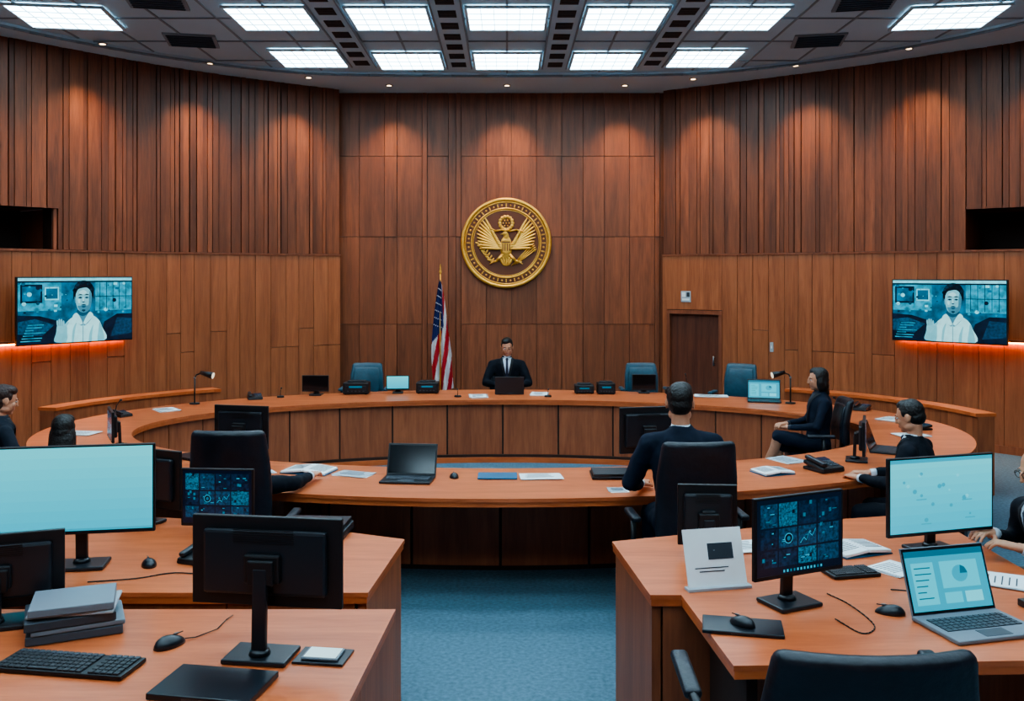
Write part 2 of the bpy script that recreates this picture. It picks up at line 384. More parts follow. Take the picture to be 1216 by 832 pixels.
# ------------------------------------------------------------ seal
def seal():
    b=B()
    def torus(Rr,rr,m,zo):
        t=bmesh.new(); N1=96;N2=8; vs=[]
        for i in range(N1):
            for j in range(N2):
                a=2*math.pi*i/N1;c=2*math.pi*j/N2
                vs.append(t.verts.new(((Rr+rr*math.cos(c))*math.cos(a),zo+rr*.7*math.sin(c),(Rr+rr*math.cos(c))*math.sin(a))))
        for i in range(N1):
            for j in range(N2):
                t.faces.new([vs[i*N2+j],vs[((i+1)%N1)*N2+j],vs[((i+1)%N1)*N2+(j+1)%N2],vs[i*N2+(j+1)%N2]])
        b.merge(t,m,None,True)
    b.cyl((0,0,0),(0,-.03,0),.70,.70,SEALB,seg=96,smooth=False)
    torus(.69,.03,GOLD,-.03); torus(.648,.010,GOLD,-.034); torus(.548,.014,GOLD,-.034); torus(.522,.006,GOLD,-.034)
    for i in range(56):
        a=2*math.pi*i/56; c=(.598*math.cos(a),-.034,.598*math.sin(a))
        if i%2: b.ell(c,(.016,.01,.016),GOLD,u=8,v=6)
        else: b.box(c,(.02,.014,.056),GOLD,rot=(0,90-math.degrees(a),0),bev=.003)
    y=-.045; b.bm.verts.ensure_lookup_table(); nv=len(b.bm.verts)
    for sx in (-1,1):
        for i in range(10):
            t=i/9; ang=R(84-t*80); L=.36-.13*t
            bx=.05*sx+sx*.10*(1-t)*0.6; bz=.06-.10*t
            ex=sx*(.09+L*math.cos(ang)*1.0+.14*(1-t)); ez=bz+L*math.sin(ang)*.82
            c=((bx+ex)/2,y-.002*i,(bz+ez)/2); le=math.hypot(ex-bx,ez-bz)/2
            b.ell(c,(.019,.012,le),GOLD,rot=(0,math.degrees(math.atan2(ex-bx,ez-bz)),0),u=8,v=8)
        for i in range(6):
            t=i/5; c=(sx*(.07+.12*(1-t)*.8),y-.014,.10-.11*t+.06*(1-t))
            b.ell(c,(.022,.014,.05),GOLD,rot=(0,sx*(25+40*t),0),u=8,v=6)
        b.limb([(sx*.05,y,-.12),(sx*.12,y-.005,-.19),(sx*.16,y-.005,-.2)],[.024,.016,.014],GOLD,seg=8)
        for k in range(3): b.cyl((sx*.16,y-.005,-.2),(sx*(.19+.01*k),y-.012,-.17-.03*k),.009,.005,GOLD,seg=6)
    b.ell((0,y,-.02),(.075,.02,.15),GOLD); b.ell((0,y,.12),(.035,.018,.05),GOLD); b.ell((-.012,y-.006,.155),(.032,.02,.028),GOLD)
    b.cyl((-.035,y-.008,.152),(-.075,y-.008,.14),.012,.003,GOLD,seg=8)
    sh=[(-.06,.07),(.06,.07),(.06,-.03),(.035,-.08),(0,-.105),(-.035,-.08),(-.06,-.03)]
    Mx=Matrix.Rotation(R(90),4,'X')
    b.prism(sh,-(y-.02),-(y-.032),GOLD,M=Mx)
    for i in range(4): b.box((-.042+.028*i,y-.033,-.02),(.012,.006,.09),SEALB)
    b.box((0,y-.034,.045),(.1,.006,.014),SEALB)
    for i in range(5): b.ell(((i-2)*.03,y,-.19),(.017,.01,.07),GOLD,rot=(0,(2-i)*-14+180,0),u=8,v=6)
    b.tube([(-.16,y,-.2),(-.24,y,-.15),(-.31,y,-.06),(-.34,y,.02)],.008,GOLD,seg=6)
    for i in range(7):
        t=i/6; px=-.19-.15*t; pz=-.19+.21*t
        for s2 in (-1,1): b.ell((px+s2*.022,y-.004,pz+.012),(.012,.006,.03),GOLD,rot=(0,s2*50-20,0),u=8,v=6)
    for k in range(4):
        o=(k-1.5)*.024
        b.cyl((.1+o,y-.004,-.24+o*.4),(.34+o*.5,y-.004,-.02-o),.007,.007,GOLD,seg=6); b.cyl((.33+o*.5,y-.004,-.03-o),(.37+o*.5,y-.004,.0-o),.017,.001,GOLD,seg=6)
    for i in range(14):
        a=2*math.pi*i/14; b.ell((.08*math.cos(a),y,.285+.08*math.sin(a)),(.024,.012,.024),GOLD,u=8,v=6)
    for i in range(6):
        a=2*math.pi*i/6; b.ell((.038*math.cos(a),y-.004,.285+.038*math.sin(a)),(.012,.008,.012),GOLD,u=6,v=4)
    b.ell((0,y-.004,.285),(.013,.008,.013),GOLD,u=6,v=4)
    b.tube([(-.2,y-.016,.215),(-.13,y-.016,.185),(-.06,y-.02,.2),(.05,y-.02,.185),(.13,y-.016,.2),(.21,y-.016,.175)],.011,GOLD,seg=8)
    b.bm.verts.ensure_lookup_table()
    for v in b.bm.verts[nv:]: v.co.x*=1.26; v.co.z=v.co.z*1.26-.045
    b.done('eagle_wall_seal',(-.013,YB-.022,2.74))
seal()
# ------------------------------------------------------------ flag
def flag():
    b=B(); RED=mat('flag_red',(176,20,30),.8); WHI=mat('flag_white',(206,200,198),.8); BLU=mat('flag_blue',(16,26,84),.8)
    b.cyl((0,0,0),(0,0,.03),.17,.15,GOLD,seg=24); b.cyl((0,0,.03),(0,0,2.26),.013,.012,GOLD,seg=12)
    b.ell((0,0,2.28),(.022,.022,.025),GOLD); b.cyl((0,0,2.29),(0,0,2.40),.018,.002,GOLD,seg=8)
    NU,NV=46,60; g=[]
    for j in range(NV+1):
        v=j/NV; row=[]
        for i in range(NU+1):
            u=i/NU; w=.04+.27*min(1,v*1.5)**.8
            amp=.012+.035*v
            x=-.045*math.sin(v*2.8)+(u-.30)*w; y=-.03+amp*math.sin(u*15+v*2)+.02*math.sin(u*7)
            z=2.17-v*1.62-.10*u*u*(1-v)-.06*math.sin(u*3.1)*v
            row.append((x,y,z))
        g.append(row)
    for j in range(NV):
        for i in range(NU):
            u=i/NU;v=j/NV
            if v<.50-.25*(u-.3) and u<.72: m=BLU
            else:
                k=int(u*4.6+v*5.0); m=RED if k%2==0 else WHI
            b.raw([g[j][i],g[j][i+1],g[j+1][i+1],g[j+1][i]],[[0,1,2,3]],m,True)
    bmesh.ops.remove_doubles(b.bm,verts=b.bm.verts,dist=.0004)
    for j in range(5,28,4):
        for i in range(3,32,6):
            p=g[j][i]; b.ell((p[0],p[1]-.006,p[2]),(.008,.004,.010),WHI,u=6,v=4)
    b.done('national_flag_on_pole',(-1.0,13.9,0))
flag()
# ------------------------------------------------------------ ring desk
EC=Vector((-.05,9.1)); AI,BI,AO,BO=3.55,1.95,4.42,2.92
def ept(a,ra,rb): return (EC.x+ra*math.cos(a),EC.y+rb*math.sin(a))
def ring():
    b=B(); n=160
    for (ia,ib,oa,ob,z0,z1,m) in ((AI,BI,AO,BO,.725,.75,W_TOP),(AI+.008,BI+.008,AO-.008,BO-.008,.69,.7249,W_EDGE)):
        vs=[];fs=[]
        for i in range(n):
            a=2*math.pi*i/n
            p=ept(a,ia,ib);q=ept(a,oa,ob); vs+=[(p[0],p[1],z0),(q[0],q[1],z0),(q[0],q[1],z1),(p[0],p[1],z1)]
        for i in range(n):
            a=4*i;c=4*((i+1)%n)
            for k in range(4): fs.append([a+k,a+(k+1)%4,c+(k+1)%4,c+k])
        b.raw(vs,fs,m)
    np_=34
    for i in range(np_):
        a0=2*math.pi*i/np_+.003+math.pi/2; a1=2*math.pi*(i+1)/np_-.003+math.pi/2; st=6
        vs=[];fs=[]
        for k in range(st+1):
            a=a0+(a1-a0)*k/st
            p=ept(a,AI+.06,BI+.06);q=ept(a,AI+.13,BI+.13)
            vs+=[(p[0],p[1],.09),(q[0],q[1],.04),(q[0],q[1],.69),(p[0],p[1],.69)]
        for k in range(st):
            o=4*k
            for j in range(4): fs.append([o+j,o+(j+1)%4,o+4+(j+1)%4,o+4+j])
        fs.append([0,1,2,3]); fs.append([4*st+j for j in (3,2,1,0)])
        b.raw(vs,fs,W_PAN)
    for (o0,o1,z0,z1,m) in ((.072,.11,.0,.69,W_DARK),(.0,.10,0,.06,W_EDGE),(.03,.09,.06,.09,W_DARK)):
        vs=[];fs=[]
        for i in range(n):
            a=2*math.pi*i/n
            p=ept(a,AI+o0,BI+o0);q=ept(a,AI+o1,BI+o1); vs+=[(p[0],p[1],z0),(q[0],q[1],z0),(q[0],q[1],z1),(p[0],p[1],z1)]
        for i in range(n):
            a=4*i;c=4*((i+1)%n)
            for k in range(4): fs.append([a+k,a+(k+1)%4,c+(k+1)%4,c+k])
        b.raw(vs,fs,m)
    for i in range(8):
        a=2*math.pi*(i+.5)/8
        p=Vector(ept(a,AI+.13,BI+.13));q=Vector(ept(a,AO-.3,BO-.3)); c=(p+q)/2; d=q-p
        b.box((c.x,c.y,.345),(d.length,.035,.69),W_PAND,rot=(0,0,math.degrees(math.atan2(d.y,d.x))))
    b.done('oval_conference_bench')
ring()
def cred(a0,a1,name,off=.42):
    b=B(); n=26
    for i in range(n):
        u0=R(a0+(a1-a0)*i/n);u1=R(a0+(a1-a0)*(i+1)/n)
        for (o0,o1,z0,z1,m) in ((off,off+.18,0,.80,W_PAN),(off-.02,off+.2,.80,.835,W_EDGE)):
            pts=[ept(u0,AO+o0,BO+o0),ept(u1,AO+o0,BO+o0),ept(u1,AO+o1,BO+o1),ept(u0,AO+o1,BO+o1)]
            b.prism(pts,z0,z1,m)
    b.done(name)
cred(5,44,'low_partition'); cred(136,168,'low_partition')
# ------------------------------------------------------------ near benches
def poly_desk(name,tops,panels):
    b=B()
    for pts,z in tops:
        b.prism(pts,z-.02,z,W_TOP)
        c=Vector((sum(p[0] for p in pts)/len(pts),sum(p[1] for p in pts)/len(pts)))
        q=[(c.x+(p[0]-c.x)*.996,c.y+(p[1]-c.y)*.996) for p in pts]
        b.prism(q,z-.05,z-.0201,W_EDGE)
    for (p,q,t,z0,z1,m) in panels:
        p=Vector(p);q=Vector(q);d=q-p
        nseg=max(1,round(d.length/.6))
        for k in range(nseg):
            c=p+d*((k+.5)/nseg)
            b.box((c.x,c.y,(z0+z1)/2),(d.length/nseg-.006,t,z1-z0),m,rot=(0,0,math.degrees(math.atan2(d.y,d.x))))
    b.done(name)
ZD=.85
poly_desk('attorney_bench',[([(.55,4.85),(1.94,5.3),(2.45,5.42),(2.45,4.04),(.625,4.04)],ZD),([(.76,4.0399),(2.45,4.0399),(2.45,3.38),(.81,3.31)],ZD)],
 [((.585,4.82),(.655,4.06),.04,0,ZD-.05,W_PAN),((.68,4.075),(2.4,4.075),.04,0,ZD-.05,W_PAN),((.6,4.84),(2.4,5.37),.04,0,ZD-.05,W_PAND),((.9,4.02),(.9,3.4),.04,0,ZD-.05,W_DARK),((2.4,4.02),(2.4,3.45),.04,0,ZD-.05,W_PAND)])
poly_desk('attorney_bench',[([(-.54,4.89),(-.61,4.07),(-3.6,4.07),(-3.6,5.5),(-2.5,5.42),(-1.27,5.2)],ZD)],
 [((-.575,4.86),(-.64,4.09),.04,0,ZD-.05,W_PAN),((-.67,4.11),(-3.5,4.11),.04,0,ZD-.05,W_PAN),((-.6,4.84),(-1.27,5.15),.04,0,ZD-.05,W_PAND),((-1.29,5.15),(-3.5,5.42),.04,0,ZD-.05,W_PAND),((-3.56,4.13),(-3.56,5.4),.04,0,ZD-.05,W_PAND)])
poly_desk('attorney_bench',[([(-.465,3.87),(-.54,2.65),(-3.3,2.65),(-3.3,3.87)],ZD)],
 [((-.5,3.84),(-.575,2.7),.04,0,ZD-.05,W_PAN),((-.53,3.83),(-3.25,3.83),.04,0,ZD-.05,W_PAN),((-3.26,2.7),(-3.26,3.8),.04,0,ZD-.05,W_PAND)])
# ------------------------------------------------------------ screens content
def flat(b,pts,layer,m,w,h,M):
    cl=lambda v: min(1,max(0,v))
    vs=[]
    for p in pts:
        q=(cl(p[0]),cl(p[1]))
        if not vs or (abs(vs[-1][0]-q[0])+abs(vs[-1][1]-q[1])>1e-5): vs.append(q)
    if len(vs)<3: return
    vs=[M@Vector(((p[0]-.5)*w,-.0005*layer,(p[1]-.5)*h)) for p in vs]; b.raw(vs,[list(range(len(vs)))],m)
def frect(b,x0,y0,x1,y1,l,m,w,h,M): flat(b,[(x0,y0),(x1,y0),(x1,y1),(x0,y1)],l,m,w,h,M)
def fell(b,cx,cy,rx,ry,l,m,w,h,M,n=20): flat(b,[(cx+rx*math.cos(2*math.pi*i/n),cy+ry*math.sin(2*math.pi*i/n)) for i in range(n)],l,m,w,h,M)
def content(b,kind,w,h,M,seed=1):
    rd=random.Random(seed)
    if kind=='off': frect(b,0,0,1,1,1,S_OFF,w,h,M)
    elif kind in('cyan','cyanui'):
        frect(b,0,0,1,1,1,S_CY,w,h,M)
        for i in range(8): frect(b,0,i/8,1,(i+1)/8,2,mat('scr_g%d'%i,(48+i*6,186+i*4,214+i*2),.4,em=.97),w,h,M)
        if kind=='cyanui':
            frect(b,0,.95,1,1,3,S_CY3,w,h,M)
            for i in range(16):
                x=.12+rd.random()*.75;y=.15+rd.random()*.65; s=.010+rd.random()*.012
                fell(b,x,y,s,s*1.5,3,[S_CY3,S_CY2,S_CY3][i%3],w,h,M,12)
                if i%4==0: frect(b,x-.05,y-.06,x+.05,y-.045,3,S_CY3,w,h,M)
        else: frect(b,0,0,1,.035,3,S_CY3,w,h,M)
    elif kind=='laptop':
        frect(b,0,0,1,1,1,S_CY3,w,h,M); frect(b,0,.9,1,1,2,S_TEAL,w,h,M); frect(b,.06,.1,.34,.8,2,S_CY,w,h,M)
        for i in range(6): frect(b,.09,.7-i*.1,.2+rd.random()*.12,.72-i*.1,3,S_TEAL,w,h,M)
        frect(b,.42,.35,.9,.8,2,S_CY,w,h,M); frect(b,.42,.1,.64,.28,2,S_CY,w,h,M); frect(b,.68,.1,.9,.28,2,S_CY2,w,h,M)
        fell(b,.66,.58,.1,.14,3,S_CY3,w,h,M); flat(b,[(.66,.58),(.76,.58),(.73,.68),(.68,.72)],4,S_TEAL,w,h,M)
    elif kind=='dash':
        frect(b,0,0,1,1,1,S_DK,w,h,M)
        d1=mat('dash_a',(14,60,88),.2,em=.9,noise=.75,nscale=70); d2=mat('dash_b',(24,92,118),.2,em=.9,noise=.85,nscale=110); d3=mat('dash_c',(8,34,58),.2,em=.9,noise=.8,nscale=50)
        xs=[.03,.24,.47,.70,.97]; ys=[.1,.34,.62,.95]
        for i in range(4):
            for j in range(3):
                m=rd.choice([d1,d2,d3,d3]); frect(b,xs[i]+.008,ys[j]+.012,xs[i+1]-.008,ys[j+1]-.012,2,m,w,h,M)
                for k in range(rd.randint(3,9)):
                    x=xs[i]+.02+rd.random()*(xs[i+1]-xs[i]-.08); y=ys[j]+.03+rd.random()*(ys[j+1]-ys[j]-.07)
                    if rd.random()<.7: frect(b,x,y,x+.01+rd.random()*.045,y+.008+rd.random()*.012,3,rd.choice([S_LN,S_TEAL,S_DK2]),w,h,M)
                    else: frect(b,x,y,x+.03,y+.05,3,rd.choice([S_DK,S_TEAL,d2]),w,h,M)
        fell(b,.36,.47,.05,.07,4,S_LN,w,h,M); fell(b,.36,.47,.042,.058,5,S_DK,w,h,M); fell(b,.36,.47,.02,.03,6,S_TEAL,w,h,M)
        pts=[(.5,.4),(.54,.46),(.57,.42),(.6,.52),(.64,.47),(.68,.56)]
        for p,q in zip(pts,pts[1:]): flat(b,[p,q,(q[0],q[1]-.012),(p[0],p[1]-.012)],5,S_LN,w,h,M)
        for i in range(12): frect(b,.3+i*.04,.03,.32+i*.04,.065,3,rd.choice([S_LN,S_TEAL,S_CY3]),w,h,M)
    elif kind=='video':
        A=lambda nm,c,nz=0,ns=20: mat(nm,c,.3,em=1.1,noise=nz,nscale=ns)
        bg=A('tv_bg',(16,90,120),.7,9); dk=A('tv_dark',(5,26,46),.5,14); md=A('tv_mid',(34,142,170),.5,16); lt=A('tv_light',(112,212,228),.2,20)
        sk=A('tv_skin',(112,182,196),.1,26); sks=A('tv_skin_shade',(60,122,144),.12,30); skd=A('tv_skin_dark',(26,76,100)); skh=A('tv_skin_hi',(156,214,220)); hr=A('tv_hair',(4,18,30),.4,60); hr2=A('tv_hair2',(16,50,70),.4,60)
        sh=A('tv_shirt',(160,222,228),.08,14); sh2=A('tv_shirt_fold',(106,180,194),.1,14); sh3=A('tv_shirt_dark',(66,138,160))
        F=lambda pts,l,m: flat(b,closedcm(pts),l,m,w,h,M)
        frect(b,0,0,1,1,1,bg,w,h,M)
        frect(b,0,.5,.36,.96,2,md,w,h,M); frect(b,.66,.48,1,.97,2,md,w,h,M)
        frect(b,.02,.62,.2,.9,3,dk,w,h,M); frect(b,.035,.65,.185,.87,4,bg,w,h,M); frect(b,.22,.66,.34,.86,3,lt,w,h,M); frect(b,.23,.68,.33,.84,4,bg,w,h,M)
        for i in range(70):
            x=rd.random()*.96;y=.44+rd.random()*.52
            if .42<x<.68: continue
            s=.006+rd.random()*.03
            if rd.random()<.5: frect(b,x,y,x+s,y+s*1.2,5,rd.choice([dk,lt,md,bg]),w,h,M)
            else: fell(b,x,y,s*.6,s,5,rd.choice([dk,lt,md,bg]),w,h,M,10)
        for i in range(5): frect(b,.7+i*.06,.5,.705+i*.06,.95,6,dk,w,h,M)
        frect(b,.66,.7,1,.71,6,dk,w,h,M); frect(b,0,.955,1,1,6,lt,w,h,M); frect(b,0,.93,1,.955,6,dk,w,h,M)
        flat(b,[(0,0),(.3,0),(.38,.2),(.33,.34),(.18,.42),(0,.44)],7,dk,w,h,M); flat(b,[(.0,.34),(.14,.38),(.3,.28),(.2,.12),(0,.16)],8,A('tv_b3',(14,70,98),.6,30),w,h,M)
        flat(b,[(.7,0),(1,0),(1,.42),(.86,.42),(.74,.3)],7,dk,w,h,M); flat(b,[(.8,.06),(1,.1),(1,.34),(.86,.36)],8,A('tv_b4',(12,56,84),.6,30),w,h,M)
        for i in range(7): frect(b,.02+.01*i,.04+i*.04,.12+rd.random()*.12,.055+i*.04,9,md,w,h,M)
        F([(.35,-.0),(.37,.2),(.42,.34),(.5,.42),(.6,.43),(.68,.35),(.72,.22),(.74,-.0)],10,sh)
        F([(.35,-.0),(.365,.16),(.40,.28),(.41,.16),(.40,.0)],11,sh2); F([(.68,.0),(.69,.2),(.70,.3),(.725,.18),(.74,.0)],11,sh2)
        F([(.45,.0),(.46,.2),(.49,.3),(.475,.15),(.465,.0)],11,sh2); F([(.6,.0),(.61,.14),(.64,.26),(.63,.12),(.625,.0)],11,sh2); frect(b,.545,.0,.551,.3,11,sh3,w,h,M)
        F([(.495,.36),(.5,.5),(.6,.5),(.603,.38),(.55,.28)],12,sks); F([(.5,.44),(.5,.5),(.6,.5),(.6,.45),(.55,.40)],13,skd)
        F([(.455,.38),(.495,.45),(.545,.29),(.52,.26)],14,sh); F([(.64,.39),(.605,.46),(.55,.29),(.575,.26)],14,sh); F([(.465,.37),(.52,.27),(.545,.285),(.53,.25)],15,sh3); F([(.635,.38),(.58,.27),(.552,.285),(.565,.25)],15,sh3)
        F([(.462,.72),(.47,.86),(.51,.94),(.56,.96),(.61,.93),(.64,.85),(.643,.72),(.62,.66),(.48,.66)],15,hr)
        F([(.482,.7),(.484,.62),(.50,.52),(.53,.465),(.555,.455),(.58,.465),(.61,.52),(.624,.62),(.626,.7),(.61,.82),(.55,.86),(.495,.82)],16,sk)
        F([(.58,.47),(.61,.52),(.624,.62),(.626,.7),(.61,.8),(.6,.7),(.598,.6),(.585,.54)],17,sks)
        F([(.50,.56),(.51,.51),(.53,.465),(.555,.455),(.58,.465),(.6,.52),(.6,.57),(.58,.565),(.553,.58),(.525,.565)],17,sks)
        F([(.51,.77),(.55,.81),(.58,.77),(.55,.74)],18,skh); F([(.545,.69),(.552,.69),(.556,.625),(.545,.62)],18,skh); F([(.5,.66),(.52,.66),(.52,.61),(.505,.61)],18,skh)
        for ex in (.523,.580):
            F([(ex-.018,.69),(ex,.705),(ex+.018,.69),(ex,.675)],19,skd); fell(b,ex,.69,.006,.010,20,hr,w,h,M,10)
            F([(ex-.022,.728),(ex,.745),(ex+.022,.732),(ex,.728)],19,hr)
        F([(.538,.625),(.55,.61),(.565,.625),(.552,.632)],19,skd); F([(.53,.575),(.552,.588),(.575,.575),(.552,.57)],19,hr2); F([(.532,.552),(.552,.56),(.573,.552),(.552,.53)],20,skd)
        F([(.535,.495),(.552,.505),(.57,.495),(.552,.468)],19,hr2)
        F([(.468,.70),(.475,.84),(.51,.9),(.56,.925),(.61,.9),(.632,.84),(.636,.70),(.624,.74),(.61,.80),(.58,.845),(.54,.84),(.505,.82),(.486,.76)],21,hr)
        for i in range(26):
            a=math.pi*rd.random(); fell(b,.552+.082*math.cos(a),.79+.135*math.sin(a),.012+.008*rd.random(),.018+.01*rd.random(),22,hr if i%3 else hr2,w,h,M,8)
        F([(.470,.69),(.477,.70),(.484,.62),(.476,.61)],20,sks); F([(.626,.69),(.634,.70),(.632,.62),(.624,.61)],20,skd)
        F([(.30,.02),(.31,.14),(.33,.24),(.38,.26),(.405,.18),(.40,.02)],23,sh2)
        F([(.318,.16),(.32,.26),(.345,.31),(.375,.28),(.385,.2),(.36,.14)],24,sk)
        for i in range(4):
            tx=.318+i*.018; ty=.36-abs(i-1.4)*.02; F([(.322+i*.015,.26),(tx-.003,ty),(tx+.008,ty+.012),(.338+i*.015,.27)],25,sk)
            if i<3: flat(b,[(.334+i*.015,.26),(tx+.009,ty),(tx+.0115,ty),(.338+i*.015,.26)],26,sks,w,h,M)
        F([(.372,.2),(.41,.27),(.422,.31),(.41,.315),(.375,.26)],25,sk)
def tv(loc,yaw,w,h,mount):
    b=B(); b.box((0,0,0),(w,.045,h),BLK,bev=.006)
    content(b,'video',w-.03,h-.03,Matrix.Translation((0,-.0228,0)),3)
    b.box((0,.05,0),(w*.6,.06,h*.55),BLK,bev=.01); b.box((0,.08+mount/2,0),(.2,mount,.2),BLK)
    b.box((0,.06,h*.3),(.06,.08,.08),BLK)
    b.done('wall_television',loc,yaw)
tv((-5.40,11.62,1.80),52,1.48,.83,.16)
tv((5.58,11.72,1.78),-45,1.40,.80,.22)
for P,xs in ((LP,(-5.15,-7.2)),(RP,(5.3,7.0))):
    a0=arc_at_x(P,xs[0]);a1=arc_at_x(P,xs[1]); b=B(); a=a0
    while a<a1: P.board(b,a,min(a1,a+.2),1.383,1.399,.09,LED,back=.055); P.board(b,a,min(a1,a+.2),1.40,1.43,.11,W_PAND,back=.055); a+=.2
    b.done('led_strip')
# ------------------------------------------------------------ equipment
def monitor(x,y,z,yaw,w,h,lift,kind='off',seed=1,tilt=0,name='computer_monitor'):
    b=B(); Mt=Matrix.Translation((0,0,lift+h/2))@Matrix.Rotation(R(tilt),4,'X')
    b.box((0,0,0),(w,.022,h),BLK,bev=.004,M=Mt)
    b.box((0,.022,0),(w*.82,.03,h*.72),BLK2,bev=.012,M=Mt)
    b.box((0,.045,-h*.05),(w*.24,.03,h*.32),BLK,bev=.008,M=Mt)
    for i in range(7): b.box((0,.038,h*.22+i*.008),(w*.4,.002,.003),BLK,M=Mt)
    content(b,kind,w-.022,h-.024,Mt@Matrix.Translation((0,-.0115,.003)),seed)
    b.box((0,-.0125,-h/2+.012),(w-.02,.003,.012),BLK2,M=Mt)
    hh=lift+h*.45
    b.box((0,.07,hh/2+.008),(.055,.025,hh),BLK2,bev=.006,rot=(2,0,0))
    b.box((0,.055,hh-.01),(.1,.04,.09),BLK,bev=.006)
    bw=min(.24,w*.46)
    b.box((0,.055,.009),(bw,.17,.018),BLK2,bev=.006); b.cyl((0,.07,.018),(0,.07,.035),.04,.034,BLK2)
    return b.done(name,(x,y,z+.001),yaw)
def laptop(x,y,z,yaw,w=.34,d=.23,ang=105,kind='off',seed=1,lid=BLK2,name='laptop'):
    b=B(); b.box((0,0,.009),(w,d,.016),lid,bev=.004); b.box((0,.02,.0178),(w*.86,d*.46,.002),KEY)
    for r in range(5):
        for c in range(13):
            b.box((-w*.40+c*w*.8/12,d*.26-r*d*.095,.0195),(w*.052,d*.075,.002),KEYG)
    b.box((0,-d*.32,.0178),(w*.3,d*.24,.001),KEYG)
    h=d*.98; Mt=Matrix.Translation((0,d/2-.004,.014))@Matrix.Rotation(R(-(ang-90)),4,'X')@Matrix.Translation((0,0,h/2))
    b.box((0,0,0),(w,.008,h),lid,bev=.003,M=Mt); frect(b,0,0,1,1,1,BLK,w-.008,h-.008,Mt@Matrix.Translation((0,-.0042,0)))
    content(b,kind,w-.024,h-.03,Mt@Matrix.Translation((0,-.0052,0)),seed)
    b.cyl((-w*.4,d/2-.002,.012),(w*.4,d/2-.002,.012),.007,.007,BLK,seg=8)
    return b.done(name,(x,y,z+.001),yaw)
def closed(x,y,z,yaw,w,d,t=.02,m=BLK2,name='closed_laptop',n=1):
    b=B()
    for i in range(n):
        o=.006*(i%2); b.box((o,-o,t/2+i*(t+.001)),(w-.01*i,d-.01*i,t),m if i%2==0 else KEY,bev=min(.004,t*.3))
        b.box((o,-o-d/2+.002+.005*i,t/2+i*(t+.001)),(w*.3,.004,t*.3),GREY)
    return b.done(name,(x,y,z+.001),yaw)
def papers(x,y,z,yaw,w=.21,d=.29,n=3,name='paper_sheets',m=PAPER,ink=True):
    b=B(); rd=random.Random(int(abs(x*100+y*10)))
    for i in range(n): b.box((rd.uniform(-.01,.01),rd.uniform(-.01,.01),.0015+i*.003),(w,d,.0028),m if i%2==0 else PAPER2,rot=(0,0,rd.uniform(-4,4)))
    if ink:
        for k in range(7): b.box((-w*.05,d*.35-k*d*.1,n*.003+.0006),(w*rd.uniform(.5,.75),d*.02,.0008),INK)
    return b.done(name,(x,y,z+.001),yaw)
def book(x,y,z,yaw,w=.36,d=.24,name='open_book'):
    b=B()
    for sx in (-1,1):
        b.box((sx*w*.25,0,.02),(w*.49,d,.016),PAPER,rot=(0,sx*6,0),bev=.004)
        for k in range(7): b.box((sx*w*.25,d*.36-k*d*.1,.0295),(w*.36,d*.02,.001),INK,rot=(0,sx*6,0))
    b.box((0,0,.003),(w*1.02,d*1.03,.004),BLUEF)
    return b.done(name,(x,y,z+.001),yaw)
def mouse(x,y,z,yaw,cable=None,s=1):
    b=B()
    t=bmesh.new(); bmesh.ops.create_uvsphere(t,u_segments=20,v_segments=12,radius=1)
    for v in t.verts:
        v.co.z=max(v.co.z,-.0); v.co.x*=1-.15*max(0,v.co.y)
        if v.co.z>0: v.co.z*=1-.25*v.co.y
    b.merge(t,BLK2,Matrix.Diagonal((.035*s,.06*s,.036*s,1)),True)
    b.box((0,.025*s,.033*s),(.006,.02,.008),GREY,bev=.002); b.box((0,.03*s,.0325*s),(.0012,.045*s,.004),KEYG)
    if cable:
        b.tube([Vector(p) for p in cable],.0022,BLK,seg=6)
    return b.done('computer_mouse',(x,y,z+.001),yaw)
def keyboard(x,y,z,yaw,w=.46,d=.15):
    b=B(); b.box((0,0,.009),(w,d,.016),BLK,bev=.004)
    for r in range(6):
        nk=20
        for c in range(nk):
            if r==5 and 5<=c<=9:
                if c==5: b.box((-w/2+.014+7.5*(w-.028)/nk,d/2-.018-r*(d-.036)/5,.020),((w-.028)/nk*4.6,.018,.006),KEY,bev=.0015)
                continue
            if c in (14,) : continue
            b.box((-w/2+.014+(c+.5)*(w-.028)/nk,d/2-.018-r*(d-.036)/5,.020),((w-.028)/nk*.84,(d-.036)/5*.8,.006),KEYG if r%6==0 else KEY,bev=.0015,seg=1)
    return b.done('keyboard',(x,y,z+.001),yaw)
def desk_phone(x,y,z,yaw,s=1,name='desk_phone'):
    b=B(); b.box((0,0,.036),(.19,.19,.03),BLK,rot=(10,0,0),bev=.012); b.box((0,0,.011),(.19,.19,.022),BLK,bev=.008)
    b.box((-.065,0,.068),(.045,.18,.028),BLK2,rot=(10,0,0),bev=.012); b.box((.035,.05,.064),(.09,.05,.004),S_DK2,rot=(10,0,0))
    for r in range(4):
        for c in range(3): b.box((.008+c*.028,.012-r*.024,.055-r*.0045),(.02,.016,.008),KEYG,rot=(10,0,0),bev=.002)
    return b.done(name,(x,y,z+.001),yaw,scale=s)
def boxdev(x,y,z,yaw,w,d,h,name='av_control_unit'):
    b=B(); b.box((0,0,h/2+.006),(w,d,h),BLK,bev=.01); b.box((0,-d/2-.001,h*.55),(w*.8,.006,h*.45),BLK2,bev=.002)
    for i in range(5): b.box((-w*.3+i*w*.15,-d/2-.005,h*.3),(w*.06,.006,h*.1),KEYG,bev=.001)
    b.box((0,-d/2-.004,h*.68),(w*.5,.004,h*.16),S_TEAL)
    for i in (-1,1):
        for j in (-1,1): b.cyl((i*w*.4,j*d*.38,0),(i*w*.4,j*d*.38,.008),.01,.01,KEY,seg=10)
    b.box((0,d*.1,h+.014),(w*.7,d*.5,.02),KEY,bev=.006)
    return b.done(name,(x,y,z+.001),yaw)
